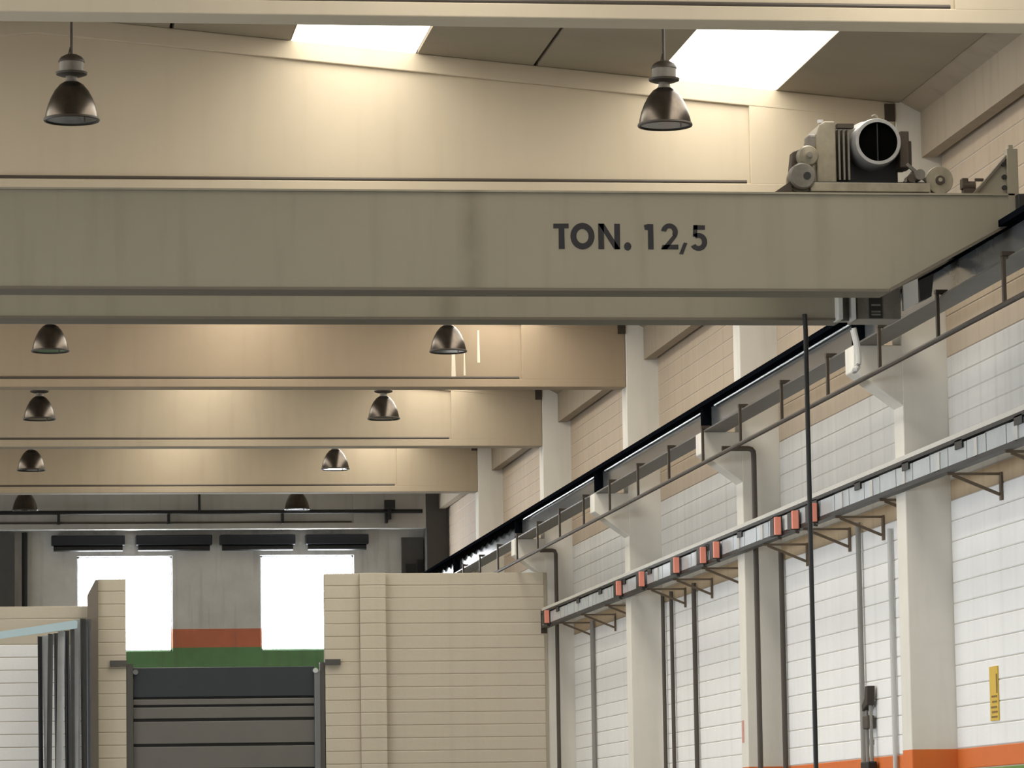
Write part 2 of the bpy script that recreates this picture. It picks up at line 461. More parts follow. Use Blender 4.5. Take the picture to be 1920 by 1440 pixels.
# ------------------------------------------------------------------ precast roof beams
BEAM_LABEL = {
    -1: 'concrete roof beam nearest the camera, only its underside strip at the top edge',
    0: 'tall cream roof beam lit by skylights right behind the crane',
    1: 'cream roof beam hidden behind the crane girders',
    4: 'cream roof beam lowest of the three lit ones below the crane',
    5: 'shadowed grey roof beam in front of the far wall'}
BEAM_LABEL[3] = 'cream roof beam in the middle of the three lit beams below the crane'
BEAM_LABEL[2] = 'tan roof beam uppermost of the three lit beams below the crane'
for k in range(-1, 6):
    y = YK(k)
    ye = y + 0.42
    ZB, ZF = 8.52, 8.645
    m = {5: 'far_beam_concrete', 2: 'tan_beam_concrete', 3: 'dim_beam_concrete', 4: 'dim_beam_concrete'}.get(k, 'beam_concrete')
    x0, x1 = XL + 0.0, XC - 0.005
    b = MB()
    pr = lambda pts, ya, yb: b.prism(pts, 'y', ya, yb)
    # top flange
    pr([(x0, roofz(x0) - 0.2), (APEX, ZAP - 0.2), (x1, roofz(x1) - 0.2), (x1, roofz(x1)), (APEX, ZAP), (x0, roofz(x0))], y, ye)
    # web
    pr([(x0, ZF - 0.02), (x1, ZF - 0.02), (x1, roofz(x1) - 0.19), (APEX, ZAP - 0.19), (x0, roofz(x0) - 0.19)], y + 0.05, ye - 0.05)
    # bottom flange
    pr([(x0, ZB), (x1, ZB), (x1, ZF), (x0, ZF)], y + 0.005, ye - 0.005)
    # end blocks
    for a, c in ((8.38, x1), (x0, 2 * APEX - 8.38)):
        pr([(a, ZF - 0.01), (c, ZF - 0.01), (c, roofz(c) - 0.19), (a, roofz(a) - 0.19)], y + 0.005, ye - 0.005)
    t = thing('roof_beam', BEAM_LABEL[k], 'beam', (APEX, y + 0.21, ZB), 'roof beams across the hall')
    part('concrete_body', b, m, t, 0.01)
    part('conduit', MB().tube([(-6.9, y + 0.026, ZF + 0.018), (8.34, y + 0.026, ZF + 0.018)], 0.020, 8), 'conduit_dark', t)
    if k == 2:
        for xx, w_, z0_, z1_ in ((7.33, 0.035, 8.66, 9.35), (7.72, 0.022, 8.9, 9.4), (7.5, 0.015, 8.7, 9.1)):
            part('lime_streak', MB().prism([(xx - w_, z0_), (xx + w_, z0_), (xx + w_ * 0.5, z1_), (xx - w_ * 0.5, z1_)], 'y', y + 0.047, y + 0.0505), 'lime_streak', t, label='whitish lime streak')
    part('dark_gap_block', MB().box(9.88, 9.99, y - 0.03, y + 0.05, 9.34, 9.53), 'dark_brown_steel', t)  # dark block stands in for the shaded gap at the column

# edge beams between the columns under the roof
EDGE = {-1: 'large edge beam at upper right above the trolley', 0: 'edge beam behind the crane girder above the runway',
        1: 'edge beam right of the tan roof beam end, just under the crane', 2: 'edge beam right of the middle lit roof beam end',
        3: 'small edge beam right of the lowest lit roof beam end', 4: 'far edge beam next to the dark corner column'}
for k in range(-1, 5):
    ya, yb = YK(k) + 0.45, YK(k + 1) - 0.01
    pf = [(10.28, 8.94), (10.43, 8.94), (10.43, 9.02), (10.49, 9.02), (10.49, 9.72), (10.05, 9.72), (10.05, 9.56), (10.28, 9.44)]
    solo('edge_beam', MB().prism(pf, 'y', ya, yb), 'edge_beam_concrete', EDGE[k] + ', pale concrete', 'beam', 'edge beams under the roof')

# ------------------------------------------------------------------ crane runway
RUN = {-2: 'near end of the steel runway beam beside the crane end carriage', -1: 'grey steel runway beam under the tapered crane girder end',
       0: 'long grey steel runway beam between first and second column', 1: 'grey steel runway beam between second and third column',
       2: 'steel runway beam between third column and the partition column', 3: 'steel runway beam mirroring the far window',
       4: 'farthest steel runway beam, half behind the block partition'}
for k in range(-2, 5):
    if k == -2:
        ya, yb = YK(-2) + 0.2, YK(-1) + 0.2
        continue
    ya, yb = YK(k) + 0.22, YK(k + 1) + 0.21
    t = thing('runway_beam', RUN[k], 'beam', (9.65, (ya + yb) / 2, 6.88), 'crane runway beams')
    part('bottom_flange', MB().box(9.50, 9.80, ya, yb, 6.88, 6.90), 'runway_flange', t)
    part('web', MB().box(9.635, 9.665, ya, yb, 6.90, 7.255), 'runway_grey', t)
    part('top_flange', MB().box(9.50, 9.80, ya, yb, 7.225, 7.285), 'runway_black', t)
    part('rail', MB().prism([(9.61, 7.285), (9.69, 7.285), (9.67, 7.30), (9.68, 7.33), (9.62, 7.33), (9.63, 7.30)], 'y', ya, yb), 'dark_brown_steel', t)
    st = MB()
    for yy in (ya + 0.03, yb - 0.06):
        part('stiffener', MB().box(9.515, 9.635, yy, yy + 0.03, 6.90, 7.255), 'runway_black', t)
    if -1 < k < 3: part('pale_tube', MB().tube([(9.60, ya + 0.5, 7.20), (9.60, yb - 0.5, 7.20)], 0.014, 8), 'light_pipe', t)  # thin pale tube along the web under the top flange

# black scallops added for the jagged dark edge of the web's reflection
fz = thing('scallop_strip', 'black scalloped strip added under the far runway beam top', 'cable', (9.56, 77, 7.08))
yy = 69.9
while yy < 86.0:
    n_ = 8
    pts_ = [(yy + 0.8 * j / n_, 7.22 - 0.02 - 0.095 * math.sin(PI * j / n_) ** 0.8) for j in range(n_ + 1)]
    part('loop', MB().prism([(yy + 0.8, 7.224), (yy, 7.224)] + pts_, 'x', 9.55, 9.565), 'pitch_black', fz)
    yy += 0.8

# conductor line hung under the runway
t = thing('conductor_line', 'thin dark brown conductor pipe hung below the runway beam on short posts', 'conductor rail', (9.46, 60, 6.44))
part('pipe', MB().tube([(9.46, YK(-1) + 0.3, 6.455), (9.46, 86.5, 6.455)], 0.028, 8), 'dark_brown_steel', t)
n = 0
yy = 33.10
while yy < 86:
    part('post', MB().box(9.445, 9.475, yy - 0.03, yy + 0.03, 6.455, 6.93), 'dark_brown_steel', t)
    part('clamp', MB().box(9.44, 9.56, yy - 0.04, yy + 0.04, 6.905, 6.945), 'dark_brown_steel', t)
    yy += 2.575

# ------------------------------------------------------------------ the bridge crane
GY0, GY1 = 35.95, 36.37
HY0, HY1 = 38.00, 38.40
ZGB, ZGT = 6.62, 7.52
cr = thing('bridge_crane', 'olive grey double girder bridge crane marked TON. 12,5', 'crane', (0.6, 37.2, ZGB))
def girder(ya, yb):
    xl = -8.25
    pf = [(9.66, ZGT), (9.66, 7.29), (8.44, ZGB + 0.012), (xl + 1.2, ZGB + 0.012), (xl, 7.29), (xl, ZGT)]
    g = part('girder', MB().prism(pf, 'y', ya + 0.02, yb - 0.02), 'crane_paint', cr, 0.004)
    # flange plates
    part('top_plate', MB().box(xl, 9.66, ya, yb, ZGT - 0.002, ZGT + 0.016), 'crane_paint', g)
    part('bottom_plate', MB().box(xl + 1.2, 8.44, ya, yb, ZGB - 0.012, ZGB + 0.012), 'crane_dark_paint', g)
    d = Vector((9.66 - 8.44, 0, 7.29 - ZGB)).normalized()
    nrm = Vector((d.z, 0, -d.x)) * 0.02
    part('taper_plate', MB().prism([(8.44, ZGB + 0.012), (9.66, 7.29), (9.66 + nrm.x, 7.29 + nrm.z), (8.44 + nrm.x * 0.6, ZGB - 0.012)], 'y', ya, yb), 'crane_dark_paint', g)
    part('trolley_rail', MB().box(xl + 0.3, 9.45, (ya + yb) / 2 - 0.025, (ya + yb) / 2 + 0.025, ZGT + 0.016, ZGT + 0.045), 'dark_brown_steel', g)
    return g
g1 = girder(GY0, GY1)
g2 = girder(HY0, HY1)

# painted lettering on the near girder face, traced as strokes in a 1920 x 640 drawing box
def LX(cx): return 5.32 + ((1020 + cx / 5.818) - 1042) * 0.004948
def LZ(cx, cy): return 7.232 + (cx / 5.818) * 3.4e-5 - ((390 + cy / 5.818) - 418) * 0.00505
def letter(polys):
    b = MB()
    yf = GY0 + 0.02
    for p in polys:
        b.prism([(LX(x), LZ(x, y)) for x, y in p], 'y', yf - 0.004, yf + 0.002)
    return part('letter', b, 'lettering', g1, label='dark painted letter')
def ring(cx, cy, rx, ry, ix, iy, a0, a1, n=28):
    out = []
    for i in range(n):
        p, q = math.radians(a0 + (a1 - a0) * i / n), math.radians(a0 + (a1 - a0) * (i + 1) / n)
        out.append([(cx + rx * math.cos(p), cy - ry * math.sin(p)), (cx + rx * math.cos(q), cy - ry * math.sin(q)),
                    (cx + ix * math.cos(q), cy - iy * math.sin(q)), (cx + ix * math.cos(p), cy - iy * math.sin(p))])
    return out
letter([[(108, 165), (275, 165), (275, 215), (108, 215)], [(165, 215), (228, 215), (228, 435), (165, 435)]])
letter(ring(425, 299, 132, 142, 67, 77, 0, 360))
letter([[(598, 165), (660, 165), (660, 438), (598, 438)], [(775, 168), (835, 168), (835, 440), (775, 440)],
        [(598, 165), (662, 165), (835, 440), (771, 440)]])
letter([[(918 + 40 * math.cos(2 * PI * i / 20), 410 + 44 * math.sin(2 * PI * i / 20)) for i in range(20)]])
letter([[(1143, 170), (1203, 172), (1203, 442), (1143, 442)], [(1100, 182), (1143, 170), (1143, 235), (1110, 232)]])
letter(ring(1380, 258, 92, 94, 36, 42, -35, 172, 20) + [[(1425, 283), (1456, 312), (1350, 442), (1285, 442)], [(1285, 442), (1300, 395), (1475, 392), (1475, 444)]])
letter([[(1535, 370), (1575, 376), (1525, 497), (1483, 492)]])
letter([[(1645, 183), (1772, 186), (1772, 232), (1645, 232)], [(1645, 183), (1690, 183), (1684, 312), (1636, 306)]]
       + ring(1697, 363, 97, 96, 40, 44, -150, 125, 24))

# right end: stop plate, end post, end carriage with wheels
part('stop_gusset', MB().prism([(9.27, 7.536), (9.63, 7.536), (9.63, 7.93)], 'y', GY0 + 0.06, GY0 + 0.08), 'crane_paint', cr)
part('gusset_rib', MB().prism([(9.27, 7.536), (9.30, 7.536), (9.65, 7.93), (9.62, 7.93)], 'y', GY0 + 0.03, GY0 + 0.15), 'crane_dark_paint', cr)
part('end_post', MB().box(9.60, 9.70, GY0 + 0.0, GY0 + 0.12, 7.28, 7.96).box(9.62, 9.66, GY0 + 0.02, GY0 + 0.06, 7.96, 8.0), 'crane_paint', cr)
for z in (7.60, 7.70, 7.82):
    part('bolt', MB().cyl((9.575, GY0 + 0.06, z), 'y', 0.022, -0.03, 0.0, 10), 'black_steel', cr)
part('end_carriage', MB().box(9.665, 9.79, GY0 - 0.1, HY1 + 0.9, 7.36, 7.52), 'black_steel', cr, 0.01)
for yy in (GY0 + 0.1, HY1 + 0.25):
    part('carriage_wheel', MB().cyl((9.65, yy, 7.43), 'x', 0.10, 0.015, 0.06, 24), 'black_steel', cr)
part('end_carriage', MB().box(-8.45, -8.2, GY0 - 0.6, HY1 + 0.6, 7.40, 7.60), 'crane_dark_paint', cr, 0.01)
# drive unit fixed below the far girder's tapered end
du = part('drive_unit', MB().box(8.58, 9.02, HY0 - 0.06, HY1, 6.615, 6.93), 'trolley_grey', cr, 0.01)
part('bracket_plate', MB().box(8.375, 8.415, HY0 - 0.16, HY0 + 0.1, 6.60, 6.90), 'conduit_light', du)
part('bracket_plate', MB().box(8.505, 8.545, HY0 - 0.16, HY0 + 0.1, 6.60, 6.90), 'conduit_light', du)
part('bracket_back', MB().box(8.41, 8.51, HY0 - 0.03, HY0 + 0.1, 6.60, 6.90), 'trolley_grey', du)
part('vent', MB().box(8.70, 8.83, HY0 - 0.07, HY0 - 0.05, 6.62, 6.89), 'black_steel', du)
for z in (6.655, 6.685, 6.75, 6.86):
    part('vent_bar', MB().box(8.72, 8.81, HY0 - 0.08, HY0 - 0.065, z - 0.008, z + 0.008), 'trolley_grey', du)
part('cover_plate', MB().prism([(9.05, 6.70), (9.20, 6.78), (9.20, 7.02), (9.05, 6.95)], 'y', HY0 - 0.04, HY0 + 0.02), 'conduit_light', cr)
part('buffer', MB().prism([(9.215, 6.79), (9.33, 6.84), (9.36, 7.07), (9.215, 7.0)], 'y', HY0 - 0.05, HY0 + 0.25), 'black_steel', cr)
# hanging cable loop by the first corbel
solo('cable_loop', MB().tube([(9.42 + 0.05 * math.sin(PI * i / 12), 41.9, 7.02 - 0.45 * math.sin(PI * i / 24)) for i in range(0, 13)]
     + [(9.42 + 0.05 * math.sin(PI * i / 12) - 0.02, 41.75, 7.02 - 0.45 * math.sin(PI * i / 24)) for i in range(12, -1, -1)], 0.028, 8),
     'conduit_light', 'pale cable looped down in front of the first corbel', 'cable')

# ------------------------------------------------------------------ crane trolley
TZ = ZGT + 0.045
tr = thing('crane_trolley', 'dirty grey hoist trolley with a round drum mouth sitting on the crane girders', 'trolley', (8.3, 37.2, TZ))
part('side_frame', MB().box(7.74, 8.88, 36.04, 36.12, 7.56, 7.645), 'trolley_beige', tr, 0.006)
part('side_frame', MB().box(7.60, 8.96, 38.22, 38.30, 7.58, 7.68), 'trolley_beige', tr, 0.006)
part('platform', MB().box(7.74, 8.86, 36.12, 38.22, 7.63, 7.665), 'black_steel', tr)
part('stop_wedge', MB().prism([(7.38, 7.54), (7.56, 7.54), (7.56, 7.66)], 'y', 36.04, 36.16), 'dark_brown_steel', tr)
for (x, y) in ((7.66, 36.16), (8.985, 36.16), (7.66, 38.2), (8.985, 38.2)):
    w = part('wheel', MB().lathe([(0.0005, -0.07), (0.045, -0.07), (0.05, -0.06), (0.128, -0.06), (0.132, -0.05), (0.132, -0.03), (0.118, -0.025), (0.118, 0.06), (0.0005, 0.06)], (x, y, TZ + 0.118), 'y', 36), 'trolley_beige', tr)
    part('hub', MB().lathe([(0.022, -0.085), (0.04, -0.085), (0.045, -0.07), (0.022, -0.07)], (x, y, TZ + 0.118), 'y', 20), 'dark_brown_steel', w)
    part('hub_cap', MB().cyl((x, y, TZ + 0.118), 'y', 0.02, -0.09, -0.06, 14), 'trolley_beige', w)
# travel motor over the left wheel
part('motor_bracket', MB().prism([(7.57, 7.72), (7.60, 7.95), (7.72, 8.0), (7.80, 7.96), (7.78, 7.72)], 'y', 36.16, 36.3), 'dark_brown_steel', tr, 0.01)
mo = part('travel_motor', MB().lathe([(0.0005, -0.12), (0.03, -0.12), (0.035, -0.10), (0.085, -0.09), (0.10, -0.06), (0.10, 0.12), (0.0005, 0.12)], (7.73, 36.14, 7.90), 'y', 28), 'trolley_beige', tr)
part('shaft_end', MB().cyl((7.73, 36.14, 7.90), 'y', 0.025, -0.14, -0.1, 12), 'trolley_grey', mo)
part('gear_case', MB().lathe([(0.0005, -0.09), (0.11, -0.09), (0.125, -0.07), (0.125, 0.03), (0.0005, 0.03)], (7.66, 36.09, 7.70), 'y', 28), 'trolley_grey', tr)
part('gear_plug', MB().cyl((7.70, 36.09, 7.70), 'y', 0.035, -0.10, -0.08, 14), 'black_steel', tr)
part('terminal_box', MB().box(7.76, 7.86, 36.2, 36.4, 7.98, 8.13), 'trolley_grey', tr, 0.025)
# main gearbox
part('gearbox', MB().prism([(7.83, 7.66), (7.83, 8.12), (7.87, 8.22), (7.92, 8.25), (8.02, 8.25), (8.02, 7.66)], 'y', 36.18, 36.75), 'trolley_beige', tr, 0.015)
part('gearbox_cap', MB().cyl((7.90, 36.3, 8.25), 'z', 0.03, 0.0, 0.03, 12), 'conduit_light', tr)
part('gearbox_rib', MB().box(8.04, 8.20, 36.20, 36.28, 8.19, 8.23), 'dark_brown_steel', tr)
for x in (8.05, 8.095, 8.14):
    part('cooling_fin', MB().box(x, x + 0.018, 36.22, 36.8, 7.70, 8.18), 'trolley_grey', tr)
part('motor_body', MB().box(8.03, 8.66, 36.42, 38.1, 7.66, 8.0), 'black_steel', tr)
part('top_housing', MB().box(8.03, 8.45, 36.35, 37.6, 8.0, 8.22), 'trolley_grey', tr, 0.02)
# rope drum, the shade inside its mouth painted as a black disc
dr = part('drum', MB().lathe([(0.185, 0.0), (0.215, 0.0), (0.225, 0.03), (0.228, 0.34), (0.26, 0.36), (0.26, 0.40), (0.20, 0.40), (0.20, 1.7), (0.0005, 1.7), (0.0005, 0.30), (0.185, 0.30), (0.185, 0.0)], (8.405, 36.10, 8.045), 'y', 48), 'aluminium', tr)
part('drum_shade_disc', MB().lathe([(0.184, 0.008), (0.182, 0.04), (0.0005, 0.042)], (8.405, 36.10, 8.045), 'y', 40, False), 'pitch_black', dr)
part('drum_divider', MB().box(8.40, 8.41, 36.125, 36.141, 7.87, 8.22), 'black_steel', dr)
part('lifting_eye', MB().tube([(8.39 + 0.03 * math.cos(a), 36.16, 8.275 + 0.03 * math.sin(a)) for a in [i * PI / 6 for i in range(-1, 8)]], 0.01, 6), 'trolley_beige', dr)
part('control_box', MB().box(8.64, 8.73, 36.22, 36.5, 7.82, 8.17), 'dark_brown_steel', tr, 0.01)
part('control_box', MB().box(8.70, 8.76, 36.25, 36.5, 7.83, 8.08), 'lamp_dark', tr, 0.008)
part('brake_arm', MB().bar((8.68, 36.14, 7.84), (8.88, 36.14, 7.67), 0.03, 0.03).bar((8.66, 36.16, 7.67), (8.76, 36.16, 7.79), 0.025, 0.025), 'trolley_grey', tr)
part('brake_coil', MB().cyl((8.79, 36.12, 7.73), 'y', 0.05, -0.06, 0.1, 16), 'trolley_grey', tr)
part('brake_drum', MB().cyl((8.72, 36.16, 7.70), 'y', 0.04, -0.06, 0.1, 16), 'dark_brown_steel', tr)
ls = thing('limit_switch', 'small brown limit switch with a lever beside the trolley wheel', 'switch', (9.27, 36.16, ZGT + 0.016))
part('switch_body', MB().cyl((9.27, 36.10, 7.63), 'x', 0.045, -0.07, 0.05, 16), 'dark_brown_steel', ls)
part('switch_cap', MB().box(9.19, 9.25, 36.06, 36.16, 7.60, 7.70), 'dark_brown_steel', ls, 0.008)
part('lever', MB().box(9.32, 9.40, 36.08, 36.11, 7.675, 7.70), 'dark_brown_steel', ls)
part('foot', MB().box(9.20, 9.32, 36.06, 36.14, ZGT + 0.016, 7.60), 'dark_brown_steel', ls)

# pendant control cable
t = thing('pendant_control', 'black pendant cable hanging plumb from the crane girder', 'cable', (8.06, 37.93, 1.05))
part('cable', MB().tube([(8.06, 37.96, 6.66), (8.06, 37.93, 6.5), (8.06, 37.93, 1.4)], 0.024, 8), 'black_steel', t)
part('control_box', MB().box(8.0, 8.12, 37.88, 37.98, 1.05, 1.42), 'sign_yellow', t, 0.02)

# ------------------------------------------------------------------ high bay lamps
LB = 8.63
def lamp(x, y, label, group, first=[None]):
    base = (x, y, LB)
    if first[0] is None:
        t = thing('high_bay_lamp', label, 'lamp', base, group)
        c = base
        bell = part('bell', MB().lathe([(0.262, 0.0), (0.255, 0.05), (0.235, 0.13), (0.205, 0.21), (0.165, 0.285), (0.115, 0.345), (0.075, 0.37), (0.07, 0.365), (0.11, 0.335), (0.16, 0.275), (0.20, 0.20), (0.23, 0.12), (0.25, 0.045), (0.257, 0.0)], c, 'z', 40), 'lamp_metal', t)
        part('rim', MB().lathe([(0.250, -0.015), (0.268, -0.015), (0.274, -0.005), (0.270, 0.012), (0.256, 0.012), (0.250, -0.015)], c, 'z', 40), 'lamp_dark', bell)
        part('lens', MB().lathe([(0.0005, 0.004), (0.252, 0.004), (0.252, -0.004), (0.0005, -0.004)], c, 'z', 40, False), 'lamp_glass', bell)
        part('clip', MB().box(c[0] + 0.11, c[0] + 0.125, c[1] - 0.24, c[1] - 0.22, c[2] - 0.06, c[2]), 'lamp_dark', bell)
        part('neck', MB().lathe([(0.0005, 0.36), (0.075, 0.36), (0.058, 0.40), (0.058, 0.43), (0.0005, 0.43)], c, 'z', 24), 'trolley_grey', t)
        part('collar', MB().lathe([(0.0005, 0.425), (0.11, 0.43), (0.15, 0.445), (0.155, 0.465), (0.12, 0.47), (0.0005, 0.47)], c, 'z', 32), 'lamp_dark', t)
        part('ballast', MB().lathe([(0.0005, 0.468), (0.118, 0.468), (0.122, 0.57), (0.0005, 0.572)], c, 'z', 32), 'trolley_grey', t)
        part('cap', MB().lathe([(0.128, 0.565), (0.128, 0.58), (0.105, 0.615), (0.06, 0.64), (0.0005, 0.648), (0.0005, 0.565), (0.128, 0.565)], c, 'z', 32), 'lamp_dark', t)
        part('cord', MB().tube([(c[0] - 0.03, c[1], c[2] + 0.64), (c[0] - 0.01, c[1], c[2] + 0.72)], 0.008, 6), 'lamp_dark', t)
        part('rod', MB().tube([(c[0], c[1], c[2] + 0.64), (c[0], c[1], c[2] + 0.70), (c[0], c[1], c[2] + 1.2)], 0.014, 8), 'lamp_dark', t)
        first[0] = t
    else:
        src = first[0]
        t = src.copy(); COL.objects.link(t); tag(t, label, 'lamp', group); t.location = base
        def cp(o, par):
            for ch in o.children:
                c = ch.copy(); COL.objects.link(c); c.parent = par
                cp(ch, c)
        cp(src, t)
        BASE[t.name] = base
    # the rod reaches the roof above this lamp
    top = roofz(x) + 0.01
    for ch in t.children:
        if ch.name.startswith('rod'):
            me = ch.data.copy(); ch.data = me
            for v in me.vertices:
                if v.co.z > 1.0: v.co.z = top - LB
    return t
ROW = [(38.55, 'nearest the camera'), (56.85, None), (66.0, None), (75.0, None), (84.0, None)]
LL = ['industrial bell lamp hanging at upper left in front of the tall beam',
      'industrial bell lamp under the bright skylight left of the hoist trolley',
      'dark bell lamp at the left edge just under the crane girder',
      'dark bell lamp just under the crane girder, on the right side',
      'dark bell lamp at left in front of the middle lit beam',
      'dark bell lamp at right in front of the middle lit beam',
      'dark bell lamp at left in front of the lowest lit beam',
      'dark bell lamp with shining rim in front of the lowest lit beam',
      'farthest bell lamp on the left, before the shadowed beam',
      'farthest bell lamp on the right, before the shadowed beam']
for i, (y, _) in enumerate(ROW):
    lamp(0.97 if i == 0 else 1.12, y, LL[2 * i], 'bell lamps hung from the roof')
    lamp(6.82, y, LL[2 * i + 1], 'bell lamps hung from the roof')

# ------------------------------------------------------------------ bus bar tray along the right wall
TX = 9.90
ty0, ty1 = YK(-1) + 0.6, 69.3
t = thing('cable_tray', 'galvanised cable tray on brackets running along the right wall', 'cable tray', (9.95, 52, 5.0))
part('top_rail', MB().box(TX, TX + 0.07, ty0, ty1, 5.585, 5.64), 'tray_rail', t, 0.004)
part('rail_lip', MB().box(TX - 0.015, TX + 0.09, ty0, ty1, 5.545, 5.585), 'black_steel', t)
part('back_channel', MB().box(TX + 0.06, TX + 0.09, ty0, ty1, 5.30, 5.545), 'black_steel', t)
part('bottom_angle', MB().box(TX - 0.01, TX + 0.09, ty0, ty1, 5.285, 5.335), 'black_steel', t)
yy = ty0
i = 0
while yy < ty1 - 0.3:
    L_ = 0.78
    part('side_panel', MB().box(TX + 0.005, TX + 0.02, yy, min(yy + L_ - 0.03, ty1), 5.335, 5.525), 'zinc', t)
    if i % 2 == 0:
        part('panel_clip', MB().box(TX - 0.01, TX + 0.012, yy + 0.3, yy + 0.42, 5.325, 5.515), 'conduit_light', t)
    if i % 3 == 1:
        part('suspension_block', MB().box(TX - 0.015, TX + 0.08, yy + 0.1, yy + 0.4, 5.47, 5.56), 'black_steel', t)
    if i % 3 == 2:
        part('upper_plate', MB().box(TX + 0.03, TX + 0.05, yy, yy + 0.9, 5.505, 5.54), 'conduit_light', t)
    yy += L_; i += 1
for yb in (35.2, 37.55, 39.9, 43.0, 45.3, 47.1, 49.58, 53.9, 56.19, 58.36, 62.4, 64.9, 67.3):
    br = part('bracket', MB().box(TX + 0.02, 10.48, yb - 0.02, yb + 0.02, 5.26, 5.285), 'bracket_brown', t)
    part('strut', MB().bar((TX + 0.08, yb, 5.26), (10.47, yb, 5.06), 0.035, 0.03), 'bracket_brown', br)
    part('wall_plate', MB().box(10.475, 10.497, yb - 0.04, yb + 0.04, 5.0, 5.29), 'bracket_brown', br)
part('end_plate', MB().box(TX - 0.015, TX + 0.09, ty1, ty1 + 0.04, 5.20, 5.60), 'dark_brown_steel', t)

# red tap-off boxes clipped to the tray
RL = ['salmon red tap-off box right of the hanging pendant cable', 'salmon red tap-off box just left of the pendant cable',
      'leftmost salmon box of the three beside the pendant cable', 'right salmon box of the pair by the second column',
      'left salmon box of the pair by the second column', 'single reddish tap-off box between second and third column',
      'reddish tap-off box right of the third column', 'reddish tap-off box in front of the third column',
      'dark red tap-off box at the far end of the tray']
for (y, z), lb in zip(((46.1, 5.39), (47.16, 5.39), (48.22, 5.40), (52.33, 5.41), (53.31, 5.41), (55.39, 5.42), (58.34, 5.42), (60.47, 5.42), (68.23, 5.43)), RL):
    b = thing('tap_off_box', lb, 'electric box', (9.87, y, z - 0.13), 'tap-off boxes on the cable tray')
    part('face', MB().box(9.79, 9.87, y - 0.06, y, z - 0.11, z + 0.11), 'red_plastic', b, 0.008)
    part('housing', MB().box(9.79, 9.882, y + 0.0, y + 0.25, z - 0.12, z + 0.10), 'black_steel', b, 0.008)
    part('clip', MB().box(9.868, 9.884, y - 0.05, y + 0.02, z - 0.13, z + 0.12), 'lamp_dark', b)
    part('cable_gland', MB().tube([(9.84, y - 0.03, z - 0.11), (9.85, y - 0.01, z - 0.15), (9.88, y + 0.02, z - 0.15)], 0.015, 6), 'lamp_dark', b)

# vertical conduits on the wall
def conduit(pts, r, m, label):
    c = solo('conduit', MB().tube(pts, r, 10), m, label, 'pipe', 'conduits down the right wall')
    return c
conduit([(10.45, 51.05, 5.30), (10.45, 51.05, 0.3)], 0.035, 'conduit_dark', 'dark conduit in the corner right of the second column')
conduit([(10.45, 46.46, 5.30), (10.45, 46.46, 0.3)], 0.032, 'conduit_grey', 'grey conduit on the white wall right of the pendant cable')
conduit([(10.46, 44.86, 5.10), (10.46, 44.86, 0.3)], 0.030, 'conduit_light', 'pale conduit close to the left side of the first column')
conduit([(10.45, 57.44, 5.30), (10.45, 57.44, 0.3)], 0.035, 'conduit_dark', 'dark conduit on the wall midway between second and third column')
conduit([(10.45, 59.35, 5.30), (10.45, 59.35, 0.3)], 0.030, 'conduit_dark', 'outer dark conduit of the pair right of the third column')
conduit([(10.45, 60.10, 5.30), (10.45, 60.10, 0.3)], 0.030, 'conduit_dark', 'inner dark conduit of the pair in the third column corner')
conduit([(10.45, 67.12, 5.30), (10.45, 67.12, 0.3)], 0.040, 'conduit_grey', 'grey conduit between the third column and the partition')
conduit([(9.70, 51.06, 6.64), (10.05, 51.06, 6.64), (10.09, 51.06, 6.63), (10.115, 51.06, 6.60), (10.12, 51.06, 6.55), (10.12, 51.06, 0.3)], 0.035, 'conduit_dark', 'bent dark conduit running down the face of the second column')
conduit([(9.90, 69.40, 6.66), (10.12, 69.40, 6.66), (10.16, 69.40, 6.65), (10.18, 69.40, 6.60), (10.18, 69.40, 0.3)], 0.035, 'conduit_dark', 'dark conduit down the column beside the partition end')

# twin rod fitting beside the grey conduit
t = thing('rod_fitting', 'narrow black twin rod fitting on the wall beside the grey conduit', 'fitting', (10.43, 46.05, 0.9))
for dy in (-0.11, 0.10):
    part('rod', MB().tube([(10.43, 46.05 + dy, 3.2), (10.43, 46.05 + dy, 0.9)], 0.022, 8), 'conduit_grey', t)
part('head', MB().prism([(45.86, 3.34), (46.0, 3.34), (46.04, 3.2), (46.2, 3.12), (46.18, 3.05), (45.9, 3.12)], 'x', 10.38, 10.47), 'lamp_dark', t, 0.008)
part('junction', MB().box(10.38, 10.47, 45.93, 46.17, 2.84, 3.0), 'conduit_dark', t, 0.015)
part('lower_box', MB().box(10.36, 10.47, 45.85, 46.25, 2.26, 2.46), 'black_steel', t, 0.015)
part('wall_clip', MB().box(10.44, 10.499, 46.1, 46.3, 2.66, 2.72), 'conduit_grey', t)

# yellow sign
t = thing('wall_sign', 'narrow upright yellow sign with faded lettering on the white wall', 'sign', (10.49, 40.43, 2.76))
part('plate', MB().box(10.485, 10.498, 40.27, 40.60, 2.76, 3.32), 'sign_yellow', t)
for z, a, b in ((2.80, 40.31, 40.54), (2.85, 40.30, 40.52), (2.90, 40.32, 40.55), (2.955, 40.31, 40.50), (3.01, 40.30, 40.52)):
    part('lettering', MB().box(10.481, 10.486, a, b, z - 0.010, z + 0.010), 'sign_dark', t)
part('lettering', MB().box(10.481, 10.486, 40.28, 40.32, 3.04, 3.24), 'sign_dark', t)
solo('column_label', MB().box(9.992, 9.999, 51.5, 51.62, 2.83, 3.12), 'label_pink', 'small pink label stuck on the inner side of the second column', 'label')

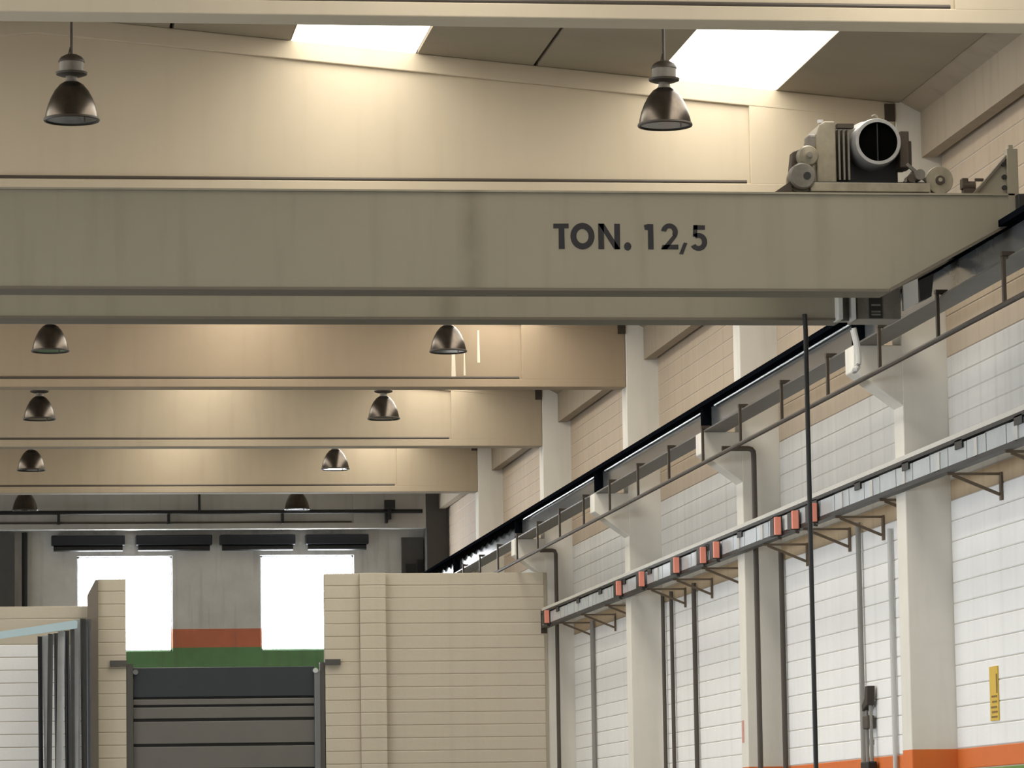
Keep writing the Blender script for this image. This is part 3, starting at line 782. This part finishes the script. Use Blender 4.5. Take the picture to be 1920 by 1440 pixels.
# ------------------------------------------------------------------ block partition with gate opening
PY = 69.55
def courses(parent, x0, x1, y, ztop, zmin=2.2, mat_='partition_block', h=0.2215):
    z = ztop
    n = 0
    bb = BASE[parent.name]
    me = MB().prism([(y + 0.03, 0), (y + 0.03, h - 0.012), (y + 0.006, h - 0.012), (y, h - 0.02), (y, 0.008), (y + 0.006, 0)], 'x', x0, x1).mesh('course', mat_, (bb[0], bb[1], 0))
    while z > zmin:
        z -= h
        o = bpy.data.objects.new('course', me); COL.objects.link(o); o.parent = parent
        o.location = (0, 0, z + 0.006 - bb[2])
p1 = struct('wall_partition', MB().box(6.11, XC + 0.02, PY - 0.022, PY + 0.2, 0, 6.28).box(6.72, 7.16, PY - 0.162, PY, 0, 6.28), 'partition_mortar', (8, PY, 0))
courses(p1, 6.11, 6.715, PY - 0.03, 6.29)
courses(p1, 6.715, 7.165, PY - 0.17, 6.29)
courses(p1, 7.165, XC - 0.03, PY - 0.03, 6.29)
p2 = struct('wall_pier', MB().box(2.18, 2.66, PY - 0.022, PY + 0.2, 0, 6.21), 'partition_mortar', (2.4, PY, 0))
courses(p2, 2.18, 2.66, PY - 0.03, 6.22)
p3 = struct('wall_low', MB().box(XL, 2.03, PY + 0.228, PY + 0.45, 0, 5.76), 'partition_mortar', (0, PY, 0))
courses(p3, -3.0, 2.03, PY + 0.22, 5.77, 5.2)
courses(p3, -3.0, 2.03, PY + 0.22, 5.77 - 0.2215 * 3, 2.2, 'wall_white')  # lower courses set white in place of cool light on this wall
solo('steel_post', MB().prism([(2.0, 0), (2.175, 0), (2.175, 6.2), (2.13, 6.2), (2.0, 5.95)], 'y', PY - 0.12, PY + 0.2), 'post_grey',
     'upright grey-brown post at the left end of the block pier', 'post')

# gate in the opening
t = thing('sectional_gate', 'dark grey sectional gate closing the opening in the block partition', 'gate', (4.37, PY + 0.12, 0))
zs = [(4.165, 4.68, 'gate_navy'), (4.03, 4.13, 'gate_grey'), (3.795, 3.99, 'gate_grey'), (3.36, 3.745, 'gate_grey'), (2.93, 3.31, 'gate_grey'), (2.50, 2.90, 'gate_grey'), (2.07, 2.47, 'gate_grey'), (0.03, 2.04, 'gate_grey')]
for a, b, m in zs:
    part('gate_panel', MB().box(2.78, 5.93, PY + 0.08, PY + 0.14, a, b), m, t, 0.012)
part('backing', MB().box(2.78, 5.93, PY + 0.14, PY + 0.17, 0.0, 4.66), 'black_steel', t)
part('gate_post', MB().box(2.67, 2.78, PY - 0.02, PY + 0.2, 0, 4.74), 'gate_frame_dark', t)
part('gate_post', MB().box(6.02, 6.10, PY - 0.02, PY + 0.2, 0, 4.74), 'gate_frame_dark', t)
part('guide_rail', MB().box(5.92, 6.02, PY - 0.04, PY + 0.1, 0, 4.60), 'gate_post', t, 0.01)
part('roller', MB().cyl((2.82, PY, 4.60), 'y', 0.045, -0.05, 0.1, 16), 'gate_post', t)
part('roller', MB().cyl((5.94, PY, 4.60), 'y', 0.045, -0.05, 0.1, 16), 'light_pipe', t)
part('track_end', MB().box(2.38, 2.67, PY - 0.12, PY - 0.03, 4.70, 4.80), 'gate_frame_dark', t)
part('track_end', MB().box(6.10, 6.37, PY - 0.12, PY - 0.03, 4.69, 4.79), 'gate_frame_dark', t)

# strip curtain gathered at the left with its slanting rail
t = thing('strip_curtain', 'grey plastic strip curtain gathered beside the block pier', 'curtain', (1.55, 69.1, 1.0))
xs = [1.17 + 0.092 * i for i in range(10)]
for i, x in enumerate(xs):
    top = 5.20 + (x - 1.15) * 0.22 if x < 1.76 else 5.50
    y = 69.02 + (0.07 if i % 2 else -0.05)
    lean = (0.02, 0.05, -0.04, 0.03, -0.05, 0.02, 0.0, -0.03, 0.02, 0.0)[i]
    b = MB()
    w = 0.13
    prof = []
    a = (0.9, -0.5, 0.8, -0.9, 0.4, -0.8, 0.9, -0.3, 0.7, -0.7)[i]
    for j in range(5):
        u = j / 4 - 0.5
        prof.append((x + w * u * math.cos(a), y + w * u * math.sin(a) + 0.03 * math.cos(PI * u)))
    v, f = [], []
    for zi, z in enumerate((1.0, 2.4, 3.4, 4.3, top)):
        for px, py_ in prof: v.append((px + lean * (top - z) / 3, py_, z))
    for zi in range(4):
        for j in range(4): f.append((zi * 5 + j, zi * 5 + j + 1, zi * 5 + 6 + j, zi * 5 + 5 + j))
    v2 = [(p[0], p[1] + 0.006, p[2]) for p in v]
    m_ = len(v)
    f2 = [tuple(reversed([q + m_ for q in ff])) for ff in f]
    b.add(v + v2, f + f2, True)
    part('strip', b, 'pvc_curtain_lit' if i in (1, 4, 7) else 'pvc_curtain_shaded' if i in (0, 3, 5, 8) else 'pvc_curtain', t)  # lit and shaded copies of one plastic put fold contrast into the colour
part('curtain_rail', MB().prism([(-0.6, 5.02), (1.80, 5.33), (1.81, 5.44), (1.78, 5.47), (-0.6, 5.13)], 'y', 68.86, 68.92), 'curtain_rail', t, label='pale blue slanting rail')

# ------------------------------------------------------------------ far end: pipe, blind boxes, drop pipe, cabinet
t = thing('far_pipe', 'dark pipe running across the shadowed far beam', 'pipe', (4.5, 87.6, 8.8))
part('pipe', MB().tube([(-6.0, 87.7, 8.88), (9.9, 87.7, 8.88)], 0.045, 8), 'black_steel', t)
for x in (1.9, 4.3, 6.8, 9.1):
    part('hanger', MB().box(x - 0.03, x + 0.03, 87.68, 87.84, 8.62, 8.88), 'black_steel', t)
part('rod', MB().tube([(4.97, 87.7, 8.9), (4.97, 87.7, 9.4)], 0.03, 6), 'black_steel', t)
part('junction_box', MB().box(9.05, 9.28, 87.55, 87.70, 8.93, 9.12).box(9.12, 9.2, 87.62, 87.72, 8.7, 8.93), 'black_steel', t)
for (a, b), lb in zip(((1.75, 3.36), (3.60, 5.28), (5.45, 7.12), (7.35, 8.75)), ['leftmost dark blind box on the far wall top', 'second dark blind box from the left on the far wall', 'third dark blind box from the left on the far wall', 'rightmost dark blind box on the far wall top']):
    t = thing('blind_box', lb, 'blind', ((a + b) / 2, 88.35, 8.06), 'blind boxes above the far windows')
    part('housing', MB().box(a, b, 88.2, 88.49, 8.20, 8.42), 'blind_box', t, 0.02)
    part('roller', MB().tube([(a + 0.05, 88.3, 8.14), (b - 0.05, 88.3, 8.14)], 0.07, 12), 'black_steel', t)
solo('drop_pipe', MB().tube([(1.17, 88.38, 8.5), (1.17, 88.38, 0.2)], 0.06, 8), 'black_steel', 'dark drop pipe on the far wall at left', 'pipe')
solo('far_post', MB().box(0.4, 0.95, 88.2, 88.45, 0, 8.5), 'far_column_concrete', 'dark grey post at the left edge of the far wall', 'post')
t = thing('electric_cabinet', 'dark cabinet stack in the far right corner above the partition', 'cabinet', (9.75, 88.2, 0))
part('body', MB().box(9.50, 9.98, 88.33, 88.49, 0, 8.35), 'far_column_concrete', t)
part('panel', MB().box(9.58, 9.80, 88.29, 88.33, 6.5, 7.75), 'black_steel', t)
part('panel', MB().box(9.84, 9.96, 88.29, 88.33, 6.5, 7.85), 'black_steel', t)
